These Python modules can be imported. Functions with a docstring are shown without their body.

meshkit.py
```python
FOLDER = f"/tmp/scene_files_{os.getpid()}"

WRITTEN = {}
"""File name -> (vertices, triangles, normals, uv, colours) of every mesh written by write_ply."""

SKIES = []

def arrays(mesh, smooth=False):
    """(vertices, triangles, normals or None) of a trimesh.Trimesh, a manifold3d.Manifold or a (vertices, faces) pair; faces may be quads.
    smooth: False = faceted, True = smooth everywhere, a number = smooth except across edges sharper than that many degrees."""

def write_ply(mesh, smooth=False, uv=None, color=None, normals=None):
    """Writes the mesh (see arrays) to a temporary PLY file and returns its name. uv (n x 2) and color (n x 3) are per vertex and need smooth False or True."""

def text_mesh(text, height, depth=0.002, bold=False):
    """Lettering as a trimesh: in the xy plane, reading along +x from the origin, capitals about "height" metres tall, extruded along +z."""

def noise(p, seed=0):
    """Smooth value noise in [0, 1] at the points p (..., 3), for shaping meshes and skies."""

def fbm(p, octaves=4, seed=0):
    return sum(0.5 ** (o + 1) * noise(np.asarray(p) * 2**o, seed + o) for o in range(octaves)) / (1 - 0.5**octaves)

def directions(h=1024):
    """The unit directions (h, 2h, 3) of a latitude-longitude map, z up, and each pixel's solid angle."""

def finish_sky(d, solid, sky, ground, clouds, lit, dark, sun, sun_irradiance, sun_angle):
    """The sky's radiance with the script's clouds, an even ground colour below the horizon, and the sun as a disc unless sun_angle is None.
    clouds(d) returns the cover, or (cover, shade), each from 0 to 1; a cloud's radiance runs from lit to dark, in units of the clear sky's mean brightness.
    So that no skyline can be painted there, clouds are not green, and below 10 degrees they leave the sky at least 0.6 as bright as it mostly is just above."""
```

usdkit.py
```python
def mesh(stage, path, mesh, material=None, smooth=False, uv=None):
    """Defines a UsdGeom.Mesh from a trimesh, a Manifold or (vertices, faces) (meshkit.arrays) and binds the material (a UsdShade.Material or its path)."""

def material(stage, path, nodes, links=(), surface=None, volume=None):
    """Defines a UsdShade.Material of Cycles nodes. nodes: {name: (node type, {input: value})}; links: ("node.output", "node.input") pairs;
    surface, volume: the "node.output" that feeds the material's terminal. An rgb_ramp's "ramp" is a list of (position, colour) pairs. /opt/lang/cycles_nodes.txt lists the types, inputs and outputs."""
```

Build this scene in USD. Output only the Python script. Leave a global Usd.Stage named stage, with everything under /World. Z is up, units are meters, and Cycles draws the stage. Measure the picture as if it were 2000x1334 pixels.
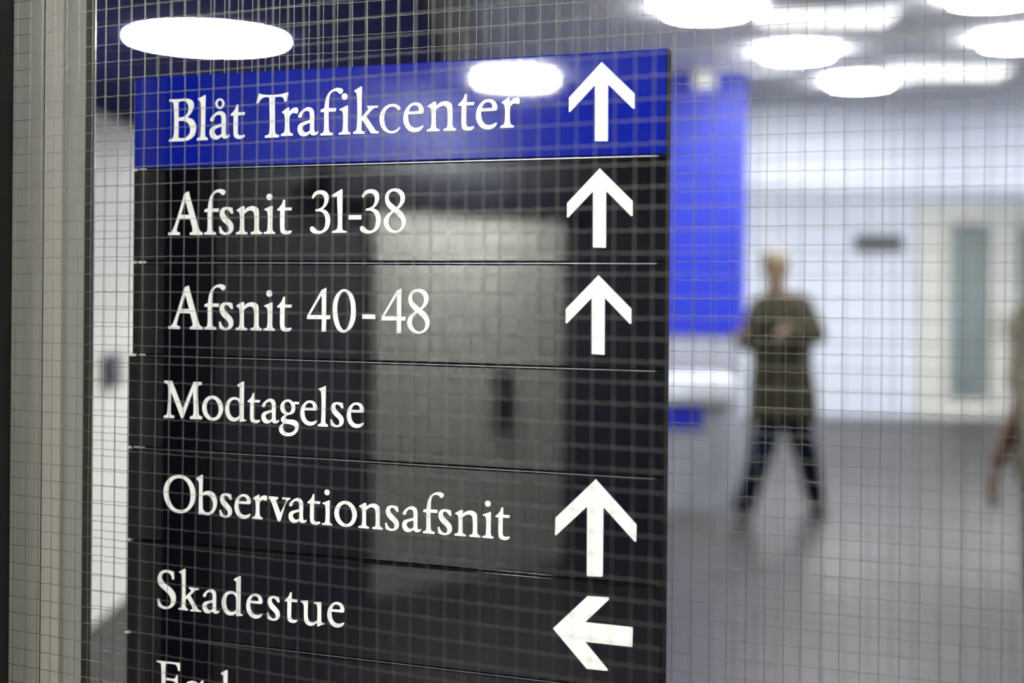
import math, random
import numpy as np, trimesh, manifold3d as m3
from shapely.geometry import Polygon, Point, box as sbox
from shapely import union_all
import usdkit, meshkit
from pxr import Usd, UsdGeom, UsdLux, UsdShade, Gf, Sdf

stage = Usd.Stage.CreateInMemory()
UsdGeom.SetStageUpAxis(stage, 'Z'); UsdGeom.SetStageMetersPerUnit(stage, 1.0)
stage.SetDefaultPrim(UsdGeom.Xform.Define(stage, '/World').GetPrim())
random.seed(7); RNG = np.random.default_rng(7)

# ------------------------------------------------------------------ camera, exposure, light levels
F = 2000 * 50 / 36.0            # focal length in pixels of the 2000 px wide picture
CAM_Z, HORIZON, ROLL = 1.51, 560.6, 0.0084
cam = UsdGeom.Camera.Define(stage, '/World/camera')
cam.CreateFocalLengthAttr(50.0); cam.CreateHorizontalApertureAttr(36.0); cam.CreateVerticalApertureAttr(24.012)
cam.CreateVerticalApertureOffsetAttr(-(667 - HORIZON) / 2000 * 36.0)
cam.CreateFStopAttr(3.2); cam.CreateFocusDistanceAttr(1.09)
cam.CreateClippingRangeAttr(Gf.Vec2f(0.05, 200)); cam.CreateExposureAttr(1.45)
c_, s_ = math.cos(ROLL), math.sin(ROLL)
cam.AddTransformOp().Set(Gf.Matrix4d(c_, 0, s_, 0, -s_, 0, c_, 0, 0, -1, 0, 0, 0, 0, CAM_Z, 1))
HALL_LAMP, FRONT_LAMP, STRIP_LAMP, WASH_LAMP = 46.0, 42.0, .75, 260.0     # radiance of the lamps in the hall, on the camera's side, and of the strip lights
dome = UsdLux.DomeLight.Define(stage, '/World/ambient_light'); dome.CreateIntensityAttr(0.03); dome.CreateColorAttr(Gf.Vec3f(.8, .88, 1))

def W(px, py, Y):
    """the point at depth Y that the photograph shows at (px, py)"""
    u, v = px - 1000, py - HORIZON
    u, v = u * c_ + v * s_, -u * s_ + v * c_
    return np.array([u * Y / F, Y, CAM_Z - v * Y / F])
def on_level(px, py, z):
    u, v = px - 1000, py - HORIZON
    return W(px, py, (CAM_Z - z) * F / (-u * s_ + v * c_))

# ------------------------------------------------------------------ helpers
USED = {}
def numbered(parent, name):
    k = (parent, name); n = USED.get(k, -1) + 1; USED[k] = n
    return f'{parent}/{name}' + (f'_{n:03d}' if n else '')
def thing(name, label, cat, base=(0, 0, 0), group=None, kind=None):
    x = UsdGeom.Xform.Define(stage, numbered('/World', name)); x.AddTranslateOp().Set(Gf.Vec3d(*map(float, base)))
    p = x.GetPrim()
    if label: p.SetCustomDataByKey('label', label)
    if cat: p.SetCustomDataByKey('category', cat)
    if group: p.SetCustomDataByKey('group', group)
    if kind: p.SetCustomDataByKey('kind', kind)
    return (str(p.GetPath()), np.array(base, float))
def part(t, name, mesh, m, label=None, smooth=False, kind=None):
    path, base = t
    v, f, _ = meshkit.arrays(mesh)
    p = usdkit.mesh(stage, numbered(path, name), (v - base, f), M[m], smooth=smooth).GetPrim()
    if label: p.SetCustomDataByKey('label', label)
    if kind: p.SetCustomDataByKey('kind', kind)
    return (str(p.GetPath()), base)
def solo(name, mesh, m, label=None, cat=None, kind=None, smooth=False):
    return part(('/World', np.zeros(3)), name, mesh, m, label, smooth, kind)
def struct(name, mesh, m, label):
    t = solo(name, mesh, m, label, kind='structure'); return t
def cat_(*ms): return trimesh.util.concatenate([tm(x) for x in ms])
def tm(x):
    if isinstance(x, trimesh.Trimesh): return x
    v, f, _ = meshkit.arrays(x); return trimesh.Trimesh(v, f, process=False)
def bx(x0, y0, z0, x1, y1, z1):
    b = trimesh.creation.box([x1 - x0, y1 - y0, z1 - z0]); b.apply_translation([(x0 + x1) / 2, (y0 + y1) / 2, (z0 + z1) / 2]); return b
class Frame:
    """an upright plane through the picture's middle column at depth Z0, turned by t: s along it, h height over the camera, d towards the camera"""
    def __init__(self, Z0, t): self.Z0, self.c, self.s = Z0, math.cos(t), math.sin(t)
    def at(self, s, h, d=0.0):
        s, h, d = np.broadcast_arrays(np.asarray(s, float), h, d)
        return np.stack([s * self.c - d * self.s, self.Z0 - s * self.s - d * self.c, CAM_Z + h], -1)
    def put(self, mesh):                        # mesh in (s, h, d) to the world
        m = tm(mesh).copy(); v = m.vertices; m.vertices = self.at(v[:, 0], v[:, 1], v[:, 2]); return m
    def box(self, s0, h0, d0, s1, h1, d1, bevel=0.0):
        if bevel:
            e = bevel
            return self.put(m3.Manifold.hull_points([(s, h, d) for s, h, d in
                [(s0, h0, d0), (s1, h0, d0), (s1, h1, d0), (s0, h1, d0), (s0, h0, d1 - e), (s1, h0, d1 - e), (s1, h1, d1 - e), (s0, h1, d1 - e),
                 (s0 + e, h0 + e, d1), (s1 - e, h0 + e, d1), (s1 - e, h1 - e, d1), (s0 + e, h1 - e, d1)]]))
        return self.put(bx(s0, h0, d0, s1, h1, d1))
def tube(P, r, n=4, ends=True):
    P = np.asarray(P, float); d = np.gradient(P, axis=0); d /= np.linalg.norm(d, axis=1)[:, None]
    up = np.array([0, 1, 0.0]); a = np.cross(d, up); a /= np.linalg.norm(a, axis=1)[:, None]; b = np.cross(d, a)
    t = np.arange(n) * 2 * np.pi / n + np.pi / n
    V = (P[:, None] + r * (np.cos(t)[None, :, None] * a[:, None] + np.sin(t)[None, :, None] * b[:, None])).reshape(-1, 3)
    k = len(P); i = np.arange(k - 1)[:, None] * n; j = np.arange(n)[None]; j2 = (j + 1) % n
    q = np.stack([i + j, i + j2, i + n + j2, i + n + j], -1).reshape(-1, 4)
    f = np.vstack([q[:, [0, 1, 2]], q[:, [0, 2, 3]]])
    return trimesh.Trimesh(V, f, process=False)
def extrude(poly, z0, z1):
    m = trimesh.creation.extrude_polygon(poly, z1 - z0, engine='earcut'); m.apply_translation([0, 0, z0]); return m
def disc(c, r, h, n=40):
    m = trimesh.creation.cylinder(r, h, sections=n); m.apply_translation(c); return m
def rounded(x0, y0, z0, x1, y1, z1, r):
    sp = m3.Manifold.sphere(r, 16)
    return m3.Manifold.batch_hull([sp.translate((x, y, z)) for x in (x0 + r, x1 - r) for y in (y0 + r, y1 - r) for z in (z0 + r, z1 - r)])

# ------------------------------------------------------------------ materials
M = {}
LOOKS = '/World/Looks'
UsdGeom.Scope.Define(stage, LOOKS)
def mat(name, color, rough=0.5, vary=0.06, scale=6.0, metal=0.0, ior=1.5, bump=0.0, stretch=(1, 1, 1), coat=0.0, spec=0.5):
    c = np.array(color, float)
    nodes = {'g': ('geometry', {}), 'mp': ('mapping', {'scale': stretch}), 'n': ('noise_texture', {'scale': scale, 'detail': 4.0}),
             'r': ('rgb_ramp', {'ramp': [(0.3, tuple(c * (1 - vary))), (0.7, tuple(np.minimum(c * (1 + vary), 1)))]}),
             'p': ('principled_bsdf', {'roughness': rough, 'metallic': metal, 'ior': ior, 'coat_weight': coat, 'coat_roughness': 0.05, 'specular_ior_level': spec})}
    links = [('g.position', 'mp.vector'), ('mp.vector', 'n.vector'), ('n.fac', 'r.fac'), ('r.color', 'p.base_color')]
    if bump:
        nodes['b'] = ('bump', {'strength': 0.3, 'distance': bump}); links += [('n.fac', 'b.height'), ('b.normal', 'p.normal')]
    M[name] = usdkit.material(stage, f'{LOOKS}/{name}', nodes, links, surface='p.BSDF')
def emit(name, color, strength):
    M[name] = usdkit.material(stage, f'{LOOKS}/{name}', {'e': ('emission', {'color': color, 'strength': strength})}, surface='e.emission')
def glass(name, tint, ior, rough=0.0):
    M[name] = usdkit.material(stage, f'{LOOKS}/{name}', {'f': ('fresnel', {'IOR': ior}), 't': ('transparent_bsdf', {'color': tint}), 'g': ('glossy_bsdf', {'color': (1, 1, 1), 'roughness': rough}), 'm': ('mix_closure', {})},
        [('f.fac', 'm.fac'), ('t.BSDF', 'm.closure1'), ('g.BSDF', 'm.closure2')], surface='m.closure')
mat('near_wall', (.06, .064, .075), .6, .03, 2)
mat('corridor_floor', (.03, .028, .027), .6, .1, 1.5, spec=.2)
mat('near_floor', (.02, .02, .021), .4, .1, 1.5)
mat('white_wall', (.72, .74, .76), .6, .02, 2)
mat('hall_wall', (.74, .79, .90), .5, .02, 1)
mat('cream_wall', (.69, .675, .62), .55, .02, 2)
mat('blue_wall', (.008, .019, .34), .5, .10, .9, spec=.3)
mat('navy_ceiling', (.028, .031, .14), .9, .05, 1, spec=.05)
mat('dark_fascia', (.045, .045, .055), .9, .1, 2, spec=.05)
mat('grey_ceiling', (.67, .68, .75), .9, .06, .8, spec=.1)
mat('front_ceiling', (.30, .30, .30), .8, .04, 1)
mat('vinyl_floor', (.042, .040, .041), .42, .08, 1.2, bump=.0005, spec=.20)
mat('wood', (.10, .07, .055), .4, .2, 6, stretch=(1, 6, 1))
mat('frame_metal', (.33, .325, .28), .45, .07, 40, metal=0.0, stretch=(12, 12, .15))
mat('frame_metal_pale', (.40, .38, .33), .42, .07, 40, metal=0.0, stretch=(12, 12, .15))
mat('rubber', (.007, .008, .006), .6, .2, 60, spec=.2)
mat('gasket_green', (.035, .042, .028), .45, .2, 60)
mat('wire_metal', (.17, .174, .153), .45, .18, 90, metal=1.0)
mat('sign_black', (.003, .003, .006), .03, .15, 300, ior=1.8)
mat('sign_blue', (.004, .012, .27), .03, .04, 300, ior=1.55)
mat('sign_body', (.006, .004, .0035), .6, .2, 60, spec=.1)
mat('sign_edge', (.32, .33, .35), .25, .08, 80, metal=.9)
mat('strip_white', (.78, .76, .72), .45, .03, 50)
mat('letter_white', (.86, .87, .84), .35, .015, 120)
mat('plastic_dark', (.025, .025, .04), .4, .1, 30)
mat('steel', (.5, .5, .5), .3, .05, 30, metal=.9)
mat('counter_grey', (.24, .25, .30), .5, .04, 3)
mat('counter_white', (.55, .58, .66), .4, .02, 3)
mat('door_frame', (.72, .72, .66), .5, .03, 3)
mat('door_leaf', (.66, .66, .63), .45, .04, 2)
glass('door_leaf_glass', (.88,.91,.89), 1.3)
mat('skin', (.17, .105, .065), .5, .08, 40)
mat('skin_tan', (.13, .048, .021), .5, .10, 40)
mat('hair_blond', (.085, .058, .024), .55, .25, 60)
mat('hair_brown', (.09, .055, .03), .55, .25, 60)
mat('olive_cloth', (.024, .0215, .013), .85, .2, 25, bump=.002, spec=.08)
mat('navy_cloth', (.005, .007, .022), .85, .2, 25, bump=.002, spec=.08)
mat('beige_cloth', (.34, .31, .25), .85, .1, 25, bump=.002, spec=.08)
mat('green_cloth', (.035, .042, .022), .85, .2, 25, bump=.002, spec=.08)
mat('shoe', (.022, .018, .014), .5, .2, 20)
mat('eye_dark', (.02, .015, .012), .2, .1, 60)
mat('lip', (.36, .15, .12), .5, .05, 60)
emit('lamp_hall', (1.0, .985, .98), HALL_LAMP)
emit('lamp_front', (1.0, .98, .95), FRONT_LAMP)
emit('lamp_wash', (1.0, .98, .94), WASH_LAMP)
emit('lamp_strip', (1.0, .99, .99), STRIP_LAMP)
glass('pane_glass', (.98, .985, .98), 1.035)
glass('door_glass', (.80, .88, .84), 1.45)
# ------------------------------------------------------------------ the setting
HALL_Z, SOFFIT_Z, FRONT_Z = 3.11, 2.27, 2.55
FAR_Y, RIGHT_X, LEFT_X = 17.0, 6.9, -1.84
P1, P2, PS = Frame(1.0653, .38385), Frame(.86609, .49171), Frame(1.0523, .38197)
P1_S = (-.392, 1.36)
P1_END, P1_START = P1.at(P1_S[1], 0), P1.at(P1_S[0], 0)
struct('floor', bx(-4.7, 1.1, -.2, RIGHT_X + .2, FAR_Y + .2, 0), 'vinyl_floor', 'grey lilac glossy vinyl floor running through the hall')
struct('floor_near', bx(-4.7, -5.2, -.2, 3.2, 1.1, -.0005), 'near_floor', 'dark floor on the near side of the glass, seen only as a reflection')
struct('floor_corridor', bx(LEFT_X, 1.3, -.1, -.25, FAR_Y, .001), 'corridor_floor', 'dark grey brown floor strip along the left white wall')
cl = thing('ceiling', 'bluish grey hall ceiling with round lamps above the walking person', None, kind='structure')
part(cl, 'ceiling_slab', bx(-.25, .3, HALL_Z, RIGHT_X + .2, FAR_Y + .2, HALL_Z + .2), 'grey_ceiling')
sf = thing('ceiling', 'dark blue lowered ceiling with one large lamp, over the left corridor', None, kind='structure')
part(sf, 'soffit', bx(LEFT_X - .2, 1.30, SOFFIT_Z, -.25, FAR_Y + .2, HALL_Z + .2), 'navy_ceiling')
part(sf, 'fascia', bx(-.25, 1.30, SOFFIT_Z, -.23, FAR_Y, HALL_Z), 'dark_fascia')
fc = thing('ceiling', 'ceiling on the near side of the glass, seen only as a reflection', None, kind='structure')
part(fc, 'ceiling_slab', bx(-4.7, -5.2, FRONT_Z, 3.2, .28, FRONT_Z + .2), 'front_ceiling')
struct('wall_far', bx(LEFT_X - .2, FAR_Y, 0, RIGHT_X + .2, FAR_Y + .2, HALL_Z), 'hall_wall', 'bright bluish white far wall of the hall')
struct('wall_left', bx(LEFT_X - .2, 1.3, 0, LEFT_X, FAR_Y, SOFFIT_Z), 'cream_wall', 'creamy white wall left of the sign, under the dark blue ceiling')
struct('wall_right', bx(RIGHT_X, .3, 0, RIGHT_X + .2, FAR_Y + .2, HALL_Z), 'hall_wall', 'white right-hand wall of the hall outside the view')
struct('wall_back', bx(-4.7, -5.2, 0, 3.2, -5.0, FRONT_Z), 'near_wall', 'white wall behind the camera')
struct('wall_near_left', bx(-4.7, -5.0, 0, -4.5, 1.3, FRONT_Z), 'near_wall', 'white wall beside the camera that the sign reflects')
struct('wall_near_right', bx(3.0, -5.0, 0, 3.2, .3, FRONT_Z), 'near_wall', 'white wall right of the camera')
struct('wall_partition_left', bx(-4.5, 1.10, 0, -.475, 1.30, HALL_Z), 'near_wall', 'wall left of the glass partition, hidden behind its frame')
struct('wall_partition_right', bx(float(P1_END[0]) + .06, .3, 0, RIGHT_X, .62, HALL_Z), 'near_wall', 'wall right of the glass partition outside the view')

# dark blue upper wall band and blue wall with its counter
BY = 10.5
x0, x1 = W(1180, 400, BY)[0], W(1457, 400, BY)[0]
bw = thing('wall_blue', 'bright blue wall behind the right edge of the sign', None, (x0, BY, 0), kind='structure')
zb = W(1400, 655, BY)[2]
part(bw, 'wall_panel', bx(x0, BY, zb, x1, BY + .25, HALL_Z), 'blue_wall')
part(bw, 'wall_base', bx(x0, BY + .02, 0, x1 - .01, BY + .25, zb), 'counter_grey', 'pale grey lower part of the wall')
q0, q1 = W(1318, 150, BY - .03), W(1350, 215, BY - .03)
q0, q1 = W(1355, 120, BY - .03), W(1398, 172, BY - .03)
solo('wall_notice', rounded(q0[0], BY - .03, q1[2], q1[0], BY - .002, q0[2], .006), 'door_frame', 'small pale notice panel at the top of the blue wall')
stage.GetPrimAtPath('/World/wall_notice').SetCustomDataByKey('category', 'notice')
CY = 9.6
cx0, cx1 = W(1195, 700, CY)[0], W(1440, 700, CY)[0]
zt, zm = W(1330, 738, CY)[2], W(1330, 792, CY)[2]
zl = W(1330, 838, CY)[2]
rc = thing('reception_counter', 'white reception counter with a blue stripe, in front of the blue wall', 'counter', ((cx0 + cx1) / 2, CY, 0))
part(rc, 'counter_top', rounded(cx0, CY - .05, zm + .02, cx1, CY + .6, zt, .03), 'counter_white', smooth=40)
xb = W(1372, 800, CY)[0]
part(rc, 'counter_body', bx(cx0 + .03, CY, 0, cx1 - .05, CY + .55, zm + .02), 'counter_grey')
part(rc, 'blue_stripe', bx(cx0 + .03, CY - .012, zl, xb, CY, zm), 'blue_wall', 'bright blue stripe on the counter front')
part(rc, 'plinth', bx(cx0 + .05, CY - .006, 0, cx1 - .07, CY, .09), 'counter_grey')

h0 = W(1440, 368, 12.6)
solo('wall_beam', rounded(h0[0], 12.6, h0[2], RIGHT_X, 12.8, HALL_Z, .01), 'hall_wall', 'white beam across the hall under the ceiling, right of the blue wall', kind='structure')
# far wall: dark plaque and glazed double door
a, b = W(1668, 459, FAR_Y), W(1761, 491, FAR_Y)
pq = thing('wall_sign', 'small dark horizontal sign on the far white wall, right of the person', 'sign', (a[0], FAR_Y, b[2]))
part(pq, 'sign_plate', rounded(a[0], FAR_Y - .06, b[2], b[0], FAR_Y - .004, a[2], .012), 'plastic_dark', smooth=40)
part(pq, 'sign_rail', bx(a[0] + .02, FAR_Y - .065, b[2] + .045, b[0] - .02, FAR_Y - .058, b[2] + .055), 'steel', 'thin grey rail across the plate')
dr = thing('door_1', 'pale framed glazed double door in the far wall at the right', None, (W(1800, 800, FAR_Y)[0], FAR_Y, 0), kind='structure')
dx0, dz = W(1792, 400, FAR_Y)[0], W(1900, 402, FAR_Y)[2]
dx1 = min(dx0 + 2.1, RIGHT_X - .1)
part(dr, 'door_frame', cat_(bx(dx0, FAR_Y - .08, 0, dx0 + .10, FAR_Y - .001, dz), bx(dx1 - .1, FAR_Y - .08, 0, dx1, FAR_Y - .001, dz), bx(dx0 + .1, FAR_Y - .08, dz - .1, dx1 - .1, FAR_Y - .001, dz)), 'door_frame')
mid = (dx0 + dx1) / 2
for l0, l1 in ((dx0 + .1, mid - .003), (mid + .003, dx1 - .1)):
    st = .27 if l0 < mid - .5 else .2
    leaf = part(dr, 'door_leaf', cat_(bx(l0, FAR_Y - .06, 0, l0 + st, FAR_Y - .012, dz - .1), bx(l1 - .12, FAR_Y - .06, 0, l1, FAR_Y - .012, dz - .1),
                bx(l0 + st, FAR_Y - .06, 0, l1 - .12, FAR_Y - .012, .22), bx(l0 + st, FAR_Y - .06, dz - .22, l1 - .12, FAR_Y - .012, dz - .1)), 'door_frame')
    part(leaf, 'pane', bx(l0 + st, FAR_Y - .045, .22, l1 - .12, FAR_Y - .03, dz - .22), 'door_leaf_glass')
    hx = l1 - .06 if l1 < mid + .1 else l0 + .06
    part(leaf, 'door_handle', rounded(hx - .012, FAR_Y - .12, .95, hx + .012, FAR_Y - .06, 1.25, .008), 'steel', smooth=40)

# left wall: dark wall box
c = W(213, 722, 6.6); c = W(213, 722, F * LEFT_X / (213 - 1000))
wb = thing('wall_box', 'small dark box on the creamy wall left of the sign', 'wall box', (LEFT_X, c[1], c[2] - .06))
part(wb, 'housing', rounded(LEFT_X, c[1] - .11, c[2] - .075, LEFT_X + .04, c[1] + .11, c[2] + .075, .01), 'plastic_dark', smooth=40)
part(wb, 'button', rounded(LEFT_X + .035, c[1] - .03, c[2] - .03, LEFT_X + .05, c[1] + .03, c[2] + .03, .006), 'steel', smooth=40)

# door on the near side that the sign mirrors
def mirror_at(px, py, X):
    """where the mirrored sight line at (px, py) of the sign meets the wall at X"""
    d = W(px, py, 1.0) - [0, 0, CAM_Z]
    n = np.array([PS.s, PS.c, 0]); o = np.array([0, PS.Z0, CAM_Z]); e = np.array([0, 0, CAM_Z])
    t = ((o - e) @ n) / (d @ n); p = e + d * t; r = d - 2 * (d @ n) * n
    return p, r, p + r * (X - p[0]) / r[0]
ya, yb = mirror_at(722, 480, -4.5)[2][1], mirror_at(1092, 480, -4.5)[2][1]
zt_, zh = mirror_at(880, 402, -4.5)[2][2], mirror_at(880, 350, -4.5)[2][2]
nd = thing('door_2', 'pale flush door on the near side, mirrored grey in the black sign panels', None, (-4.5, (ya + yb) / 2, 0), kind='structure')
part(nd, 'door_leaf', bx(-4.5, yb, .01, -4.46, ya, zt_), 'door_leaf')
part(nd, 'lintel', bx(-4.5, yb - .1, zt_ + .005, -4.42, ya + .3, zh), 'plastic_dark', 'dark lintel over the door')
hp = mirror_at(982, 775, -4.46)[2]
part(nd, 'lock_plate', rounded(-4.465, hp[1] - .08, hp[2] - .14, -4.44, hp[1] + .08, hp[2] + .14, .008), 'plastic_dark')
part(nd, 'door_handle', rounded(-4.45, hp[1] - .06, hp[2] - .015, -4.40, hp[1] + .09, hp[2] + .015, .008), 'steel', smooth=40)

# ------------------------------------------------------------------ lamps
GAP = .015
def lamp(c, r, m, label, group=None, drop=.025):
    x, y, z = c
    t = thing('ceiling_lamp', label, 'lamp', (x, y, z), group)
    part(t, 'diffuser', disc((x, y, z - GAP * (drop > .005) - drop / 2 - .0005), r, drop), m)
    if drop > .005: part(t, 'lamp_base', disc((x, y, z - .0075), r - .03, .014), 'counter_white')
def lamp_px(px, py, z, m, label, r=.225, group=None, drop=.025):
    p = on_level(px, py, z - .015 - drop * .6); lamp((p[0], p[1], z), r, m, label, group, drop)
lamp_px(405, 86, SOFFIT_Z, 'lamp_hall', 'large white round lamp in the dark blue ceiling above the sign, at the left', .240, drop=.004)
lamp_px(1380, 22, HALL_Z, 'lamp_hall', 'bright round hall lamp at the top edge, just right of the sign corner')
lamp_px(1556, 106, HALL_Z, 'lamp_hall', 'bright round hall lamp above and left of two others, over the person')
lamp_px(1680, 163, HALL_Z, 'lamp_hall', 'bright round hall lamp lowest of the clear ones, right above the dark wall sign')
lamp_px(1990, 82, HALL_Z, 'lamp_hall', 'bright round hall lamp cut by the right edge of the picture')
lamp_px(1940, -4, HALL_Z, 'lamp_hall', 'bright round hall lamp cut by the top edge near the right corner')
for i, (x, y) in enumerate([(4.4, 5.0), (5.2, 8.2), (6.0, 11.4)]):
    lamp((x, y, HALL_Z), .225, 'lamp_hall', 'round hall ceiling lamp out of the picture', 'hall lamps out of the picture')
def strip(px0, px1, py, w, label):
    a, b = on_level(px0, py, HALL_Z), on_level(px1, py, HALL_Z); y = (a[1] + b[1]) / 2
    t = thing('strip_light', label, 'lamp', ((a[0] + b[0]) / 2, y, HALL_Z))
    part(t, 'housing', bx(a[0], y - w / 2, HALL_Z - .05, b[0], y + w / 2, HALL_Z), 'counter_white')
    part(t, 'diffuser', rounded(a[0] + .01, y - w / 2 + .01, HALL_Z - .08, b[0] - .01, y + w / 2 - .01, HALL_Z - .05, .012), 'lamp_strip')
for x in (1.4, 3.2, 5.0):
    lamp((x, 14.4, HALL_Z), .225, 'lamp_hall', 'round hall lamp hidden behind the white beam', 'hall lamps behind the beam')
for y in (8.6,):
    lamp((-1.0, y, SOFFIT_Z), .225, 'lamp_hall', 'round lamp in the dark blue ceiling, hidden behind the sign', 'corridor lamps behind the sign')
strip(1485, 1745, 14, .34, 'long pale strip light along the top edge, right of the nearest round lamp')
strip(1722, 1965, 126, .36, 'long pale strip light at the right, between two round lamps')
strip(1545, 1705, 236, .3, 'pale strip light low over the far wall, left of the dark wall sign')
strip(1960, 2110, 222, .3, 'faint strip light at the right edge, below the round lamps')
p, r, _ = mirror_at(1006, 160, -4.5); p = p + r * (FRONT_Z - .043 - p[2]) / r[2]
lamp((max(p[0], -4.25), p[1], FRONT_Z), .19, 'lamp_wash', 'round lamp on the near side, mirrored as a white blob in the blue sign panel')
for x, y in [(-.5, -.9), (.9, -.35), (-2.6, .0), (-1.2, -3.8)]:
    lamp((x, y, FRONT_Z), .225, 'lamp_front', 'round ceiling lamp on the near side, out of the picture', 'near side lamps out of the picture')

# ------------------------------------------------------------------ frame post between the two panes
POST = [  # (pixel column, depth) of the profile's corners as seen through the door pane, left to right
    ('frame_profile', 'frame_metal', [(12, 1.10), (82, 1.129), (82, 1.30), (-20, 1.30)]),
    ('profile_groove', 'rubber', [(80, 1.133), (87, 1.136), (87, 1.30), (80, 1.30)]),
    ('frame_profile', 'frame_metal_pale', [(85.5, 1.130), (119, 1.143), (119, 1.30), (85.5, 1.30)]),
    ('frame_profile', 'frame_metal', [(119, 1.150), (163, 1.172), (163, 1.30), (119, 1.30)]),
    ('gasket', 'gasket_green', [(163, 1.185), (181, 1.19), (183, 1.225), (165, 1.30)]),
]
base = W(90, 560, 1.2); base[2] = 0
po = thing('trim_1', 'grey metal post profile left of the sign, between the two wired panes', None, base, kind='structure')
for nm, mt, q in POST:
    pts = [(W(a_, 560, d_)[0], W(a_, 560, d_)[1]) for a_, d_ in q]
    part(po, nm, extrude(Polygon(pts).buffer(0.0008, join_style=1, resolution=2).buffer(-.0004), 0, HALL_Z), mt)

# ------------------------------------------------------------------ wired panes
PITCH = .0127
TOP_H, LOW_H = 2.12 - CAM_Z, .10 - CAM_Z
def wired(t, fr, s0, s1, a, q, b, r, tilt, seed):
    rng = np.random.default_rng(seed)
    i0, i1 = math.ceil((s0 - a) / (PITCH * q)), math.floor((s1 - a) / (PITCH * q))
    hs = np.arange(LOW_H + .01, TOP_H - .01, .03)
    for i in range(i0, i1 + 1):
        s = a + i * PITCH * q + rng.normal(0, .00025)
        ph = rng.uniform(0, 6.28, 2)
        wob = .00035 * np.sin(hs * 9 + ph[0]) + .0002 * np.sin(hs * 31 + ph[1])
        part(t, 'wire', tube(fr.at(s + wob, hs), r), 'wire_metal')
    j0, j1 = math.ceil((LOW_H + .01 - b) / PITCH), math.floor((TOP_H - .01 - b) / PITCH)
    n = int((s1 - s0) / (PITCH * q)) * 4
    ss = np.linspace(s0, s1, n)
    for j in range(j0, j1 + 1):
        h = b + j * PITCH + rng.normal(0, .00025)
        fine = abs(h) < .36
        x = ss if fine else ss[::8]
        ph = rng.uniform(0, 6.28, 2)
        wave = .00022 * np.cos(2 * np.pi * (x - a) / (PITCH * q)) * (1 + .5 * np.sin(x * 23 + ph[0])) if fine else 0
        wob = .0003 * np.sin(x * 11 + ph[1])
        part(t, 'wire', tube(fr.at(x, h + wave + wob + tilt * x, .0004), r), 'wire_metal')
w1 = thing('window_1', 'wired glass partition pane behind the sign', None, P1.at(.5, -CAM_Z), kind='structure')
part(w1, 'pane', P1.box(P1_S[0] + .004, LOW_H, -.0032, P1_S[1], TOP_H, .0032), 'pane_glass')
wired(w1, P1, P1_S[0] + .006, P1_S[1] - .01, -.14974, 1.03403, .01888, .00026, 0, 3)
part(w1, 'top_rail', P1.box(P1_S[0], TOP_H, -.03, P1_S[1] + .06, TOP_H + .08, .03, .004), 'frame_metal')
part(w1, 'transom_panel', P1.box(P1_S[0], TOP_H + .08, -.02, P1_S[1] + .06, HALL_Z - CAM_Z, .02), 'white_wall', 'white panel above the glass')
part(w1, 'bottom_rail', P1.box(P1_S[0], -CAM_Z, -.03, P1_S[1] + .06, LOW_H, .03, .004), 'frame_metal')
part(w1, 'side_post', P1.box(P1_S[1], LOW_H, -.03, P1_S[1] + .06, TOP_H, .03, .004), 'frame_metal')
D0, D1 = -.4317, .44
d1 = thing('door_3', 'wired glass door leaf in front of the sign, its mesh out of focus towards the right', None, P2.at(D0, -CAM_Z), kind='structure')
hinge = P2.at(D0, 0)
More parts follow.
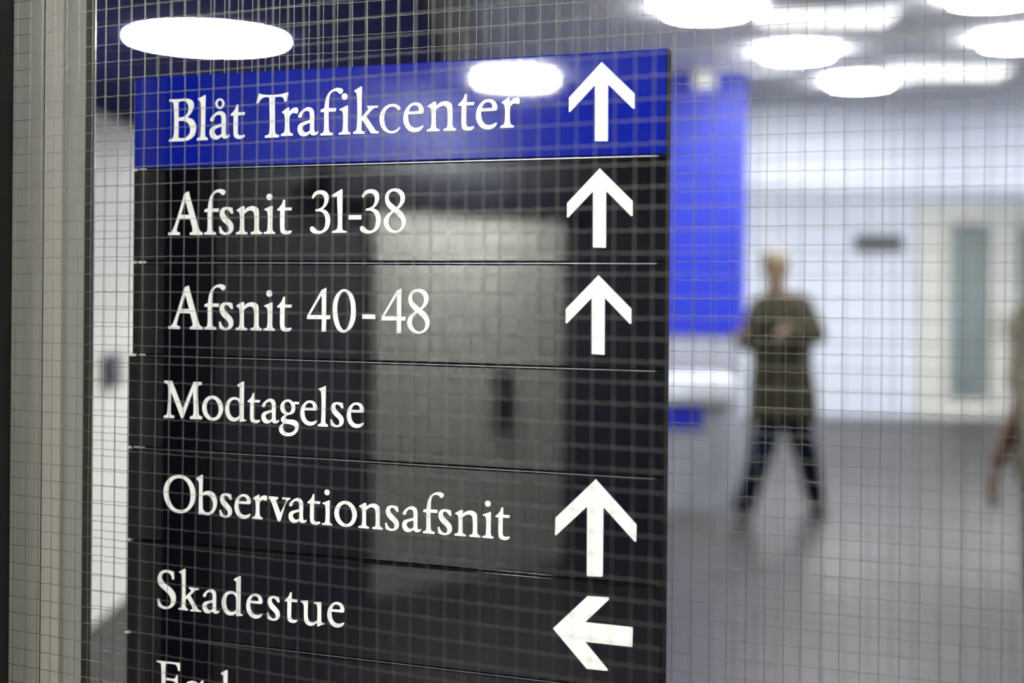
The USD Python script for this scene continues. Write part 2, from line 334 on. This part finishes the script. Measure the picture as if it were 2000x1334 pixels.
part(d1, 'pane', P2.box(D0 + .01, LOW_H + .02, -.0032, D1 - .02, TOP_H - .02, .0032), 'pane_glass')
wired(d1, P2, D0 + .006, D1 - .012, -.29609, .98664, .0208, .00025, .003, 5)
sx = (12 - 1000) * P2.Z0 / (F * P2.c + (12 - 1000) * P2.s)
part(d1, 'hinge_stile', P2.box(D0 - .06, -CAM_Z + .01, -.0045, sx + .001, TOP_H, .035, .002), 'rubber', 'black stile at the left edge')
part(d1, 'lock_stile', P2.box(D1 - .02, -CAM_Z + .01, -.02, D1 + .05, TOP_H, .02, .004), 'frame_metal')
part(d1, 'top_rail', P2.box(sx, TOP_H - .02, -.02, D1 - .02, TOP_H + .0, .02, .004), 'frame_metal')
part(d1, 'bottom_rail', P2.box(sx, -CAM_Z + .01, -.02, D1 - .02, LOW_H + .02, .02, .004), 'frame_metal')

# ------------------------------------------------------------------ the sign
GLYPHS = {
'A': '0,-4c 1,14c 31,23 51,50 140,289 153,329 168,342 196,350c 207,309c 290,59c 306,27 332,16c 332,-5c 210,-4c 211,14c 234,22 237,35 212,125c 109,126c 81,39c 87,23 113,17c 112,-5c|123,161c 202,160c 164,277c',
'f': '0,-3c 1,13c 24,21 31,40 32,180c 1,180c 3,199 33,210c 37,236 48,285 67,322 98,349 136,363 170,362 196,348 196,332 185,317 168,315c 155,327 139,337 117,337 95,327 81,303 75,268 73,209c 140,208c 134,180c 71,181c 74,45c 82,23 111,15c 111,-4c',
's': '123,212c 131,168c 117,162c 95,185 79,196 60,197 48,181 53,159 74,137 105,110 127,86 135,62 131,30 106,4 69,-6 37,-3 6,8c 0,60c 16,64c 19,49 37,25 56,14 78,15 92,30 90,52 74,73 42,98 20,122 7,152 10,186 29,210 60,219 92,218',
'n': '0,-2c 2,14c 28,22 36,39 35,160 28,175 6,186c 6,194c 35,210 63,224 79,218c 77,190c 101,209 125,219 156,223 187,214 206,198 211,171 213,43c 220,23 243,12c 242,-3c 139,-2c 140,14c 167,23 172,42 170,156 163,175 144,187 119,186 95,174 75,158c 76,40c 82,21 107,13c 106,-3c',
'i': '0,-1c 1,13c 29,21 35,38 35,168 27,182 6,189c 4,197c 33,208 74,224c 80,220c 79,41c 85,21 105,11c 104,-2c|77,293 73,279 64,270 51,267 38,270 28,280 24,293 28,307 37,316 50,319 63,316 73,306',
't': '0,183c 0,195c 18,209 42,237 54,269c 69,270c 70,208c 132,207c 127,184c 67,183c 66,42c 75,27 96,22 127,27c 132,13c 108,-3 66,-5 38,8 29,32 27,182c',
'B': '0,-8c 2,11c 34,19 45,39 42,292 33,313 1,319c 1,339c 77,337 176,337 220,320 237,288 230,251 208,214 175,185c 226,167 256,126 260,81 245,37 210,8 161,-7 99,-8|90,185c 88,309c 118,319 158,314 181,288 187,256 177,219 146,194|90,158c 133,158 173,144 200,109 203,64 174,28 125,16 91,23c',
'l': '0,-7c 2,13c 27,20 33,39 31,301 22,316 6,326c 9,335c 48,348 74,361c 79,356c 76,39c 82,22 102,13c 102,-7c',
'a': '11,143c 5,156 17,179 46,205 82,223 114,221 138,204 148,173 150,42 158,25 168,24 180,35c 186,22c 173,8 146,0 123,5 112,19c 90,3 57,-5 24,5 7,26 0,52 6,80 26,99 65,112 109,124c 110,161 103,187 82,195 58,189 45,174 38,154 34,147|112,100c 111,41c 93,30 69,27 51,41 43,59 50,77 74,89',
'ring': '86,283 80,261 65,246 43,241 22,248 6,264 0,286 6,307 21,322 42,327 64,321 80,304|66,283 63,271 54,262 43,259 32,263 23,272 20,285 23,298 31,307 43,310 54,306 62,296',
'T': '81,-5c 83,13c 113,20 123,41 120,315c 78,319 44,303 19,273c 0,273c 22,350c 73,339 209,335 287,349c 293,345c 277,275c 260,275c 251,300 234,314 169,316c 172,46c 181,23 212,14c 208,-5c',
'r': '0,4c 1,21c 25,30 34,49 33,166 23,182 5,192c 34,212 66,230c 74,226c 73,192c 93,213 120,225 147,223 155,207 150,181 139,177 119,183 100,179 81,162 76,139 77,49c 86,29 109,20c 107,4c',
'k': '0,1c 2,17c 22,23 32,44 29,308 21,322 7,329c 9,336c 49,357 69,366c 75,362c 74,127c 135,190c 123,200c 121,214c 216,212c 214,196c 182,192 115,132c 188,34c 200,19 224,14c 222,-3c 156,0c 77,111c 73,41c 79,23 102,16c 100,-2c',
'kk': '0,2c 3,15c 27,23 34,39 32,327 25,341 5,350c 5,357c 36,373 66,390c 75,384c 76,129c 138,186c 135,200 115,209c 120,222c 224,219c 222,204c 194,198 130,144c 196,49c 216,22 251,11c 250,1c 131,-2c 134,12c 158,21 150,45 99,116c 76,100c 77,38c 84,25 107,12c 103,0c',
'c': '179,185 171,171 156,172 144,186 120,198 89,196 57,172 42,134 42,91 54,48 82,19 118,13 149,24 174,44c 180,34c 161,10 126,-5 86,-4 39,17 11,57 0,107 10,156 37,194 80,217 124,219 159,207',
'e': '157,134c 39,133c 41,104 50,68 71,41 103,31 137,36 163,48c 171,38c 155,17 126,0 91,-4 51,7 18,39 0,82 0,122 11,163 37,197 66,218 101,224 136,216 159,195 170,167 169,144|45,156c 128,157c 129,176 119,193 95,201 72,196 55,180',
'd': '130,325c 130,338c 160,356 190,372c 201,368c 200,38c 205,23 227,19c 224,7c 194,4 163,-3c 157,0c 156,34c 133,8 91,-1 48,10 14,49 0,100 7,153 34,198 70,220 113,224 155,211c 156,309c 149,321|154,169c 131,196 98,201 64,185 45,149 44,102 57,61 78,40 105,33 133,41 157,60c',
'M': '0,-1c 1,22c 30,31 38,48 45,311 32,324 0,331c 3,352c 88,351c 211,93c 330,350c 417,351c 417,324c 381,317 374,298 386,57c 395,38 426,32c 425,4c 293,2c 294,27c 321,33 330,50 325,263c 215,5c 196,5c 77,254c 74,55c 82,33 116,25c 114,3c',
'o': '0,111 15,170 52,212 107,229 162,217 206,177 228,115 213,57 177,13 122,-3 66,7 19,49|46,118 55,161 77,188 107,200 144,188 172,149 182,103 173,61 146,32 112,24 81,39 56,72',
'g': '138,204c 205,206c 205,183c 161,183c 167,151 159,115 130,91 89,81 68,66 67,51 83,44 130,43 171,36 198,14 204,-21 190,-62 155,-95 103,-110 50,-105 11,-81 0,-51 10,-19 43,8c 23,25 21,50 59,85c 30,104 12,137 17,176 41,207 76,223 111,222|53,156 58,187 82,202 108,196 125,169 127,134 112,110 92,103 68,116|48,3c 101,0 143,-8 166,-23 161,-49 137,-69 102,-79 67,-73 44,-51 40,-23',
'b': '0,328c 0,345c 32,360 59,376c 71,371c 69,202c 101,224 142,229 189,215 219,174 229,123 217,71 184,25 137,4 90,6 56,8 35,3c 29,10c 27,308 19,321|69,179c 95,190 129,190 162,169 184,126 184,81 164,45 130,29 96,33 73,56c',
'O': '0,195 17,266 68,327 150,359 232,354 301,312 342,251 357,183 344,113 304,53 243,12 181,2 112,15 50,60 11,127|55,199 68,263 109,309 164,329 219,323 264,291 291,242 302,179 296,116 269,65 222,36 174,32 122,47 81,91 59,147',
'v': '0,221c 99,219c 98,201c 79,194 81,177 125,75c 183,186c 179,200 141,203c 144,220c 226,220c 223,203c 197,191 124,-1c 100,-2c 19,186 1,200c',
'S': '180,349c 185,279c 165,275c 155,308 131,332 97,337 62,326 45,299 51,265 80,234 127,209 173,174 199,138 205,100 197,56 169,21 129,0 89,-8 42,-1 8,15c 0,80c 16,83c 30,46 54,22 94,14 129,24 149,47 152,86 135,123 93,158 41,192 11,223 0,261 8,305 33,340 73,358 120,360 154,355',
'u': '0,192c 3,203c 73,210c 73,61 84,31 107,18 134,22 171,40c 170,162 161,182 132,191c 135,202c 210,208c 211,40c 219,24 243,20c 241,10c 218,4 180,-15c 172,-12c 172,22c 144,-1 113,-14 76,-12 49,8 36,35 32,154 24,179',
'F': '0,368c 7,377c 258,381c 267,375c 267,308c 249,304c 235,341 221,359 189,363 125,361 107,351 103,330 104,226c 190,225 211,234 227,266c 241,263c 242,157c 228,155c 216,189 191,203 104,203c 106,49c 113,29 147,23c 147,8c 6,3c 7,14c 47,25 56,43 56,325 49,354 30,360',
'3': '13,285c 36,320 63,335 98,339 134,330 159,304 165,273 158,242 141,214 114,191c 147,176 171,143 180,107 175,65 155,29 119,6 78,-4 36,1 6,20 0,38 9,54 27,55 39,46 57,30 81,21 107,24 128,45 137,81 136,118 121,154 94,171 49,173c 49,189c 82,196 111,212 126,243 126,274 113,298 87,308 57,302 25,271c',
'1': '3,3c 4,18c 35,26 50,38 47,289c 12,280c 0,299c 85,344c 94,339c 94,37c 102,24 134,18c 134,5c',
'8': '7,266 15,300 41,329 92,342 137,332 166,306 177,273 172,238 150,207 122,182c 150,162 176,126 187,90 179,50 151,18 106,1 61,5 24,28 0,66 0,102 19,135 65,170c 30,201 12,232|38,275 47,303 69,317 99,315 126,297 139,264 132,228 107,195c 75,219 47,245|82,160c 116,132 145,101 151,65 140,37 112,20 79,22 52,46 39,81 47,120',
'-': '0,142c 112,141c 112,105c 0,106c',
'4': '0,96c 2,123c 129,325c 170,344c 170,128c 208,129c 205,98c 171,97c 170,1c 132,0c 133,97c|28,129c 132,130c 131,289c',
'0': '0,168 8,241 40,302 95,334 151,315 189,258 203,176 197,93 160,26 101,-5 49,13 13,80|40,174 46,236 69,292 98,315 128,298 152,247 161,170 153,93 130,35 101,15 72,40 51,96',
'up': '0,0c 250,-240c 251,-342c 246,-347c 239,-347c 50,-164c 52,-570c 47,-574c -43,-571c -47,-567c -50,-166c -237,-352c -248,-351c -248,-247c',
'UP': '0,0c 309,-306c 307,-428c 296,-428c 60,-197c 59,-692c 52,-700c -57,-706c -62,-702c -64,-202c -301,-427c -310,-425c -307,-299c',
'left': '266,261c 421,265c 428,258c 427,249c 248,70c 602,68c 608,62c 606,-68c 601,-74c 248,-72c 422,-254c 423,-260c 418,-264c 263,-266c 0,0c',
}
LAYOUT = {
1: [('B', -3037), ('l', -2767), ('a', -2647), ('ring', -2594), ('t', -2447), ('T', -2209), ('r', -1981), ('a', -1830), ('f', -1625), ('i', -1463), ('k', -1337), ('c', -1108), ('e', -903), ('n', -706), ('t', -446), ('e', -299), ('r', -103)],
2: [('A', -3038), ('f', -2690), ('s', -2549), ('n', -2390), ('i', -2132), ('t', -2008), ('3', -1711), ('1', -1519), ('-', -1370), ('3', -1269), ('8', -1062)],
3: [('A', -3030), ('f', -2682), ('s', -2543), ('n', -2385), ('i', -2126), ('t', -2001), ('4', -1731), ('0', -1503), ('-', -1243), ('4', -1078), ('8', -855)],
4: [('M', -3066), ('o', -2695), ('d', -2477), ('t', -2266), ('a', -2138), ('g', -1975), ('e', -1782), ('l', -1626), ('s', -1515), ('e', -1370)],
5: [('O', -3062), ('b', -2746), ('s', -2523), ('e', -2380), ('r', -2215), ('v', -2065), ('a', -1882), ('t', -1712), ('i', -1583), ('o', -1473), ('n', -1262), ('s', -1031), ('a', -886), ('f', -710), ('s', -587), ('n', -448), ('i', -222), ('t', -115)],
6: [('S', -3113), ('kk', -2908), ('a', -2677), ('d', -2493), ('e', -2263), ('s', -2072), ('t', -1909), ('u', -1765), ('e', -1526)],
7: [('F', -3119), ('o', -2859), ('d', -2608)],
}
BASE = {1: 1175, 2: 406, 3: -361, 4: -1097, 5: -1869, 6: -2655, 7: -3420}
ARROWS = [('up', 684, 1630), ('up', 676, 862), ('up', 673, 91), ('UP', 666, -1383), ('left', 346, -2492)]

def spline(txt):
    P = [(float(a.rstrip('c').split(',')[0]), float(a.rstrip('c').split(',')[1]), a.endswith('c')) for a in txt.split()]
    n, out = len(P), []
    for i in range(n):
        p0, p1, p2, p3 = (np.array(P[(i + k) % n][:2]) for k in (-1, 0, 1, 2))
        c1, c2 = P[i][2], P[(i + 1) % n][2]
        if c1 and c2: out.append(p1); continue
        if c1: p0 = p1
        if c2: p3 = p2
        d = [max(np.linalg.norm(b - a) ** .5, 1e-6) for a, b in ((p0, p1), (p1, p2), (p2, p3))]
        m1 = (p2 - p1) if c1 else d[1] * ((p1 - p0) / d[0] - (p2 - p0) / (d[0] + d[1]) + (p2 - p1) / d[1])
        m2 = (p2 - p1) if c2 else d[1] * ((p2 - p1) / d[1] - (p3 - p1) / (d[1] + d[2]) + (p3 - p2) / d[2])
        for t in np.arange(6) / 6:
            out.append((2 * t**3 - 3 * t**2 + 1) * p1 + (t**3 - 2 * t**2 + t) * m1 + (-2 * t**3 + 3 * t**2) * p2 + (t**3 - t**2) * m2)
    return np.array(out)
def glyph_shape(name):
    cs = GLYPHS[name].split('|'); ps = [Polygon(spline(c)).buffer(0) for c in cs]
    if name == 'i': return union_all(ps)
    s = ps[0]
    for h in ps[1:]: s = s.difference(h)
    return s
SHAPES = {k: glyph_shape(k) for k in GLYPHS}
SHAPES['slashed o'] = union_all([SHAPES['o'], Polygon([(2, -22), (22, -30), (232, 236), (214, 250)])])
def lettering(shape, k, s, h, d0, d1):
    parts = [g for g in getattr(shape, 'geoms', [shape]) if g.area > 4]
    m = trimesh.util.concatenate([trimesh.creation.extrude_polygon(g, 1.0, engine='earcut') for g in parts])
    v = m.vertices.copy(); m.vertices = np.stack([v[:, 0] * k * 1e-4 + s * 1e-4, v[:, 1] * k * 1e-4 + h * 1e-4, d0 + v[:, 2] * (d1 - d0)], 1)
    return PS.put(m)
TEXT = {1: 'Blåt Trafikcenter', 2: 'Afsnit 31-38', 3: 'Afsnit 40-48', 4: 'Modtagelse', 5: 'Observationsafsnit', 6: 'Skadestue', 7: 'Fød'}
ROW_TOP, ROW = .1708, .07665
sg = thing('directory_sign', 'stacked blue and black directory sign with white words and arrows on the wired glass', 'sign', PS.at(-.11, ROW_TOP - 10 * ROW))
rows = 10
part(sg, 'mounting_plate', PS.box(-.33, ROW_TOP - rows * ROW + .004, -.0088, .110, ROW_TOP - .006, -.006), 'sign_body', 'thin dark plate that holds the panels')
part(sg, 'side_rail', PS.box(.112, ROW_TOP - rows * ROW + .001, -.0118, .1169, ROW_TOP - .0004, -.0012), 'sign_body', 'dark side edge of the panel stack')
for r in range(1, rows + 1):
    top, bot = ROW_TOP - (r - 1) * ROW, ROW_TOP - r * ROW
    s0 = -.3390 if r <= 3 else -.3425
    s1 = .1165 if r <= 3 else .1160
    lab = {1: 'bright blue panel reading Blåt Trafikcenter with an arrow up'}.get(r) or ('black panel reading %s%s' % (TEXT[r], {2: ' with an arrow up', 3: ' with an arrow up', 5: ' with a larger arrow up', 6: ' with an arrow left'}.get(r, '')) if r in TEXT else 'blank black panel')
    pn = part(sg, 'sign_panel', PS.box(s0, bot + .0012, -.006, s1, top - .0006, 0.0, .0009), 'sign_blue' if r == 1 else 'sign_black', lab)
    if r > 1:   # bright metal edge in the joint above each black panel
        part(sg, 'edge_strip', PS.box(s0 + (.004 if r != 3 else .008), top - .0003, -.005, s1 - .006, top + .0004, -.0002 if r in (2, 3, 4, 5) else -.0016), 'sign_edge' if r < 6 or r == 7 else 'sign_body', 'thin bright edge of the panel below the joint')
        part(sg, 'spacer', PS.box(s0 - (.0035 if r == 4 else .0008), top - .0006, -.006, s0 + (.0072 if r == 4 else .0022), top + .0010, .0003), 'strip_white', 'small white spacer end at the left edge')
    if r in LAYOUT:
        k = 1.0 if r <= 3 else .87
        for g, s in LAYOUT[r]:
            if g == 'ring': continue
            shape = SHAPES['slashed o' if (r == 7 and g == 'o') else g]
            if r == 1 and g == 'a' and s == LAYOUT[1][2][1]:
                from shapely import affinity
                shape = affinity.scale(shape, 1.0 / .97, 1, origin=(0, 0))
                rs = [x for n_, x in LAYOUT[1] if n_ == 'ring'][0]
                shape = union_all([shape, affinity.translate(SHAPES['ring'], rs - s, 0)])
            part(pn, 'letter' if g not in '0123456789-' else ('hyphen' if g == '-' else 'digit'), lettering(shape, k, s, BASE[r], .0, .0005), 'letter_white')
    for idx, rr in enumerate((1, 2, 3, 5, 6)):
        if rr == r:
            g, s, h = ARROWS[idx]
            part(pn, 'arrow', lettering(SHAPES[g], 1.0, s, h, .0, .0005), 'letter_white')

# ------------------------------------------------------------------ people
def ball(p, r): return m3.Manifold.sphere(r, 20).translate(tuple(map(float, p)))
def bone(*pr): return m3.Manifold.batch_hull([ball(p, r) for p, r in pr])
def smoothed(parts, length=.014, it=12):
    u = m3.Manifold.batch_boolean(list(parts), m3.OpType.Add).refine_to_length(length)
    m = tm(u); trimesh.smoothing.filter_taubin(m, iterations=it); return m
def lerp(a, b, t): return np.asarray(a) * (1 - t) + np.asarray(b) * t
def hand(wrist, toward, palm_n, thumb_side, size=.185, curl=.5):
    """palm, four unequal bent fingers and a thumb from the palm's side"""
    d = np.asarray(toward, float); d /= np.linalg.norm(d); n = np.asarray(palm_n, float); n -= d * (n @ d); n /= np.linalg.norm(n)
    s = np.cross(d, n) * thumb_side; w = np.asarray(wrist, float); k = size / .185
    B = []; root = w + d * .012 * k
    kn = [root + d * (.082, .086, .083, .075)[i] * k + s * (.031, .011, -.010, -.030)[i] * k for i in range(4)]
    B.append(m3.Manifold.batch_hull([ball(root + s * .020 * k, .014 * k), ball(root - s * .018 * k, .014 * k)] + [ball(q, .0115 * k) for q in kn]))
    for i, q in enumerate(kn):
        L = (.072, .080, .075, .058)[i] * k; p, ang = q, curl * (.5, .6, .65, .7)[i]
        for seg, (f_, rr) in enumerate(((.45, .0098), (.30, .0090), (.25, .0080))):
            v = d * math.cos(ang) + n * math.sin(ang); e = p + v * L * f_
            B.append(bone((p, rr * k), (e, rr * k * .92))); p = e; ang += curl * .7
    t0 = root + d * .02 * k + s * .026 * k
    t1 = t0 + (d * .6 + s * .75 + n * .2) * .042 * k; t2 = t1 + (d * .9 + s * .25 + n * .25) * .032 * k
    B += [bone((t0, .014 * k), (t1, .0112 * k)), bone((t1, .0112 * k), (t2, .009 * k))]
    return B
def person(label, J, look, skin, hair, top_m, leg_m, jacket_len, sleeve, height=1.75, hands=None):
    """J: joints in the world; look: unit horizontal facing"""
    f = np.array([look[0], look[1], 0.0]); f /= np.linalg.norm(f); rt = np.array([-f[1], f[0], 0]); up = np.array([0, 0, 1.0]); k = height / 1.75
    base = (J['footL'] + J['footR']) / 2; base = np.array([base[0], base[1], 0])
    t = thing('person', label, 'person', base)
    hd = J['head']; nod = up * .97 + f * .25; nod /= np.linalg.norm(nod); hf = f * .97 - up * .25; hf /= np.linalg.norm(hf)
    H = lambda a, b, c: hd + (rt * a + hf * b + nod * c) * k
    B = [m3.Manifold.batch_hull([ball(H(0, -.022, .035), .082 * k), ball(H(0, .012, .03), .072 * k)]),                                      # skull
         m3.Manifold.batch_hull([ball(H(s * .038, .025, -.01), .036 * k) for s in (-1, 1)] + [ball(H(0, .055, -.088), .024 * k), ball(H(0, .05, .04), .04 * k)] + [ball(H(s * .04, -.005, -.06), .026 * k) for s in (-1, 1)]),   # face and jaw
         bone((H(0, .092, .012), .009 * k), (H(0, .108, -.028), .0145 * k)), bone((H(-.014, .092, -.03), .010 * k), (H(.014, .092, -.03), .010 * k)),   # nose
         bone((H(-.02, .076, -.062), .011 * k), (H(.02, .076, -.062), .011 * k)), bone((H(-.033, .078, .026), .011 * k), (H(.033, .078, .026), .011 * k)),  # mouth, brow
         bone((H(0, -.02, -.07), .055 * k), (J['neck'], .06 * k))]
    for s in (-1, 1): B.append(bone((H(s * .078, -.012, .012), .012 * k), (H(s * .074, -.008, -.022), .009 * k)))   # ears
    ch, pv = J['chest'], J['pelvis']
    tor = [m3.Manifold.batch_hull([ball(J['shL'], .055 * k), ball(J['shR'], .055 * k), ball(ch + rt * .09 * k, .11 * k), ball(ch - rt * .09 * k, .11 * k), ball(J['neck'], .055 * k)]),
           m3.Manifold.batch_hull([ball(ch + rt * .08 * k, .11 * k), ball(ch - rt * .08 * k, .11 * k), ball(lerp(ch, pv, .6) + rt * .06 * k, .10 * k), ball(lerp(ch, pv, .6) - rt * .06 * k, .10 * k)]),
           m3.Manifold.batch_hull([ball(lerp(ch, pv, .6) + rt * .06 * k, .10 * k), ball(lerp(ch, pv, .6) - rt * .06 * k, .10 * k), ball(pv + rt * .08 * k, .10 * k), ball(pv - rt * .08 * k, .10 * k)])]
    B += tor
    for S in 'LR':
        B += [bone((J['sh' + S], .052 * k), (J['el' + S], .040 * k)), bone((J['el' + S], .040 * k), (J['wr' + S], .027 * k)),
              bone((J['hip' + S], .092 * k), (J['kn' + S], .060 * k)), bone((J['kn' + S], .056 * k), (lerp(J['kn' + S], J['an' + S], .35), .056 * k), (J['an' + S], .038 * k)),
              bone((J['an' + S], .038 * k), (J['foot' + S] + up * .035, .03 * k))]
        dirn, pn, side, cu = hands[S]
        B += [bone((J['wr' + S], .027 * k), (J['wr' + S] + np.array(dirn) * .02, .022 * k))] + hand(J['wr' + S], dirn, pn, side, .185 * k, cu)
    b = part(t, 'body', smoothed(B, .011 * k, 8), skin, smooth=True)
    for s in (-1, 1):
        part(t, 'eye', tm(ball(H(s * .032, .083, .008), .010 * k)), 'eye_dark', smooth=True)
    part(t, 'lips', tm(bone((H(-.018, .086, -.062), .0045 * k), (H(0, .0915, -.061), .0055 * k), (H(.018, .086, -.062), .0045 * k))), 'lip', smooth=True)
    hs = m3.Manifold.batch_hull([ball(H(0, -.024, .042), .091 * k), ball(H(0, .008, .05), .076 * k), ball(H(0, -.05, -.03), .062 * k)])
    cutter = m3.Manifold.cube((.4, .4, .4), True).translate((0, .2 + .045, -.2 + .03))
    Mt = np.array([[*np.stack([rt, hf, nod], 1)[i], hd[i]] for i in range(3)])
    hs = hs - cutter.transform(Mt)
    hm = tm(hs.refine_to_length(.012)); trimesh.smoothing.filter_taubin(hm, iterations=6)
    v = hm.vertices; hm.vertices = v + (meshkit.fbm(v * 45, 3)[:, None] - .5) * .012 * (v - hd) / np.linalg.norm(v - hd, axis=1)[:, None]
    part(t, 'hair', hm, hair, smooth=True)
    # clothing
    hem = J.get('hem', pv)
    Cc = [m3.Manifold.batch_hull([ball(J['shL'], .072 * k), ball(J['shR'], .072 * k), ball(ch + rt * .10 * k, .125 * k), ball(ch - rt * .10 * k, .125 * k), ball(J['neck'] - up * .035, .07 * k)]),
          m3.Manifold.batch_hull([ball(ch + rt * .10 * k, .125 * k), ball(ch - rt * .10 * k, .125 * k), ball(lerp(ch, pv, .6) + rt * .08 * k, .115 * k), ball(lerp(ch, pv, .6) - rt * .08 * k, .115 * k)]),
          m3.Manifold.batch_hull([ball(lerp(ch, pv, .6) + rt * .08 * k, .115 * k), ball(lerp(ch, pv, .6) - rt * .08 * k, .115 * k), ball(pv + rt * .10 * k, .12 * k), ball(pv - rt * .10 * k, .12 * k)])]
    if jacket_len:
        lo = [hem + rt * q * k for q in (-.115, .115)]
        Cc.append(m3.Manifold.batch_hull([ball(pv + rt * .10 * k, .12 * k), ball(pv - rt * .10 * k, .12 * k)] + [ball(q, .115 * k) for q in lo]) - m3.Manifold.cube((1, 1, 1), True).translate((hem[0], hem[1], hem[2] - .5)))
    for S in 'LR':
        Cc.append(bone((J['sh' + S], .072 * k), (J['el' + S], .058 * k)) if sleeve == 'long' else bone((J['sh' + S], .072 * k), (lerp(J['sh' + S], J['el' + S], .72), .066 * k)))
        if sleeve == 'long': Cc.append(bone((J['el' + S], .058 * k), (lerp(J['el' + S], J['wr' + S], .93), .042 * k)))
    jk = part(t, 'jacket' if sleeve == 'long' else 'shirt', smoothed(Cc, .018 * k, 10), top_m, smooth=True)
    col = [bone((J['neck'] + rt * (math.cos(a_) * .055) + f * (math.sin(a_) * .055 + .005) - up * .01, .016 * k), (J['neck'] + rt * (math.cos(a_ + .5) * .055) + f * (math.sin(a_ + .5) * .055 + .005) - up * .01, .016 * k)) for a_ in np.arange(0, 6.3, .5)]
    part(jk, 'collar', smoothed(col, .012, 4), top_m, smooth=True)
    Tr = [m3.Manifold.batch_hull([ball(pv + rt * .085 * k, .108 * k), ball(pv - rt * .085 * k, .108 * k), ball(J['hipL'], .10 * k), ball(J['hipR'], .10 * k)])]
    for S in 'LR':
        Tr += [bone((J['hip' + S], .104 * k), (J['kn' + S], .076 * k)), bone((J['kn' + S], .076 * k), (J['an' + S] + up * .02, .066 * k))]
    part(t, 'trousers', smoothed(Tr, .02 * k, 8), leg_m, smooth=True)
    for S in 'LR':
        ft, an = J['foot' + S], J['an' + S]
        tf = J.get('toe' + S, ft + f * .1)
        sh_ = m3.Manifold.batch_hull([ball((*(an[:2]), ft[2] + .045), .044 * k), ball((*(an[:2] - f[:2] * .045), ft[2] + .036), .036 * k), ball(tf + up * .034, .034 * k), ball(an + up * .01, .042 * k)])
        sh_ = sh_.trim_by_plane((0, 0, 1), float(ft[2] + .002))
        sm = part(t, 'shoe', tm(sh_.refine_to_length(.02)), 'shoe', smooth=40)
        so = m3.Manifold.batch_hull([ball((*(an[:2] - f[:2] * .045), ft[2] + .036), .040 * k), ball(tf + up * .034, .039 * k)]).trim_by_plane((0, 0, 1), float(ft[2])).trim_by_plane((0, 0, -1), -float(ft[2] + .018))
        part(sm, 'sole', tm(so), 'rubber')
PY = 9.05
def at(px, py, dy=0.0): return W(px, py, PY + dy)
J = dict(head=at(1515, 527, -.03), neck=at(1519, 574), chest=at(1524, 622), pelvis=at(1529, 765), hem=at(1530, 820, -.01),
         shL=at(1487, 598), shR=at(1566, 594), elL=at(1457, 668, -.02), elR=at(1597, 655, -.06), wrL=at(1443, 657, -.2), wrR=at(1550, 648, -.27),
         hipL=at(1512, 795), hipR=at(1549, 795), knL=at(1480, 905, -.02), knR=at(1578, 898, .1))
fl, fr_ = on_level(1461, 1032, 0.0), on_level(1602, 1010, 0.0)
J.update(footL=fl + [0, .1, 0], footR=fr_ + [0, .1, 0], anL=fl + [.0, .16, .085], anR=fr_ + [0, .16, .085], toeL=fl + [-.02, 0, 0], toeR=fr_ + [.02, 0, 0])
person('person in a hip-length olive jacket and navy trousers walking towards the glass', J, (0, -1), 'skin', 'hair_blond', 'olive_cloth', 'navy_cloth', True, 'long', 1.72,
       hands={'L': ((-.15, -.9, .25), (.6, 0, -.6), 1, .5), 'R': ((-.75, -.6, .15), (0, -.6, -.5), -1, .6)})
QY = 5.4
def bt(px, py, dy=0.0): return W(px, py, QY + dy)
J2 = dict(head=bt(2085, 486, -.03), neck=bt(2085, 560), chest=bt(2088, 650), pelvis=bt(2090, 895),
          shL=bt(2018, 618), shR=bt(2155, 618), elL=bt(1996, 798, .04), elR=bt(2185, 790, .05), wrL=bt(1950, 900, -.06), wrR=bt(2200, 930, -.08),
          hipL=bt(2052, 935), hipR=bt(2124, 935), knL=bt(2040, 1130, -.16), knR=bt(2130, 1135, .1))
f2 = J2['hipL'] + [-.02, -.12, 0]; g2 = J2['hipR'] + [0, .22, 0]; f2[2] = g2[2] = 0
J2.update(footL=f2 + [0, -.06, 0], footR=g2 + [0, -.06, 0], anL=f2 + [0, 0, .085], anR=g2 + [0, 0, .085], toeL=f2 + [-.01, -.17, 0], toeR=g2 + [.01, -.17, 0])
person('person in beige shirt and dark green trousers cut by the right edge, bare forearm', J2, (0, -1), 'skin_tan', 'hair_brown', 'beige_cloth', 'green_cloth', False, 'short', 1.76,
       hands={'L': ((-.32, -.15, -1), (.9, -.1, .0), -1, .35), 'R': ((.1, -.15, -1), (-.9, -.1, 0), 1, .35)})
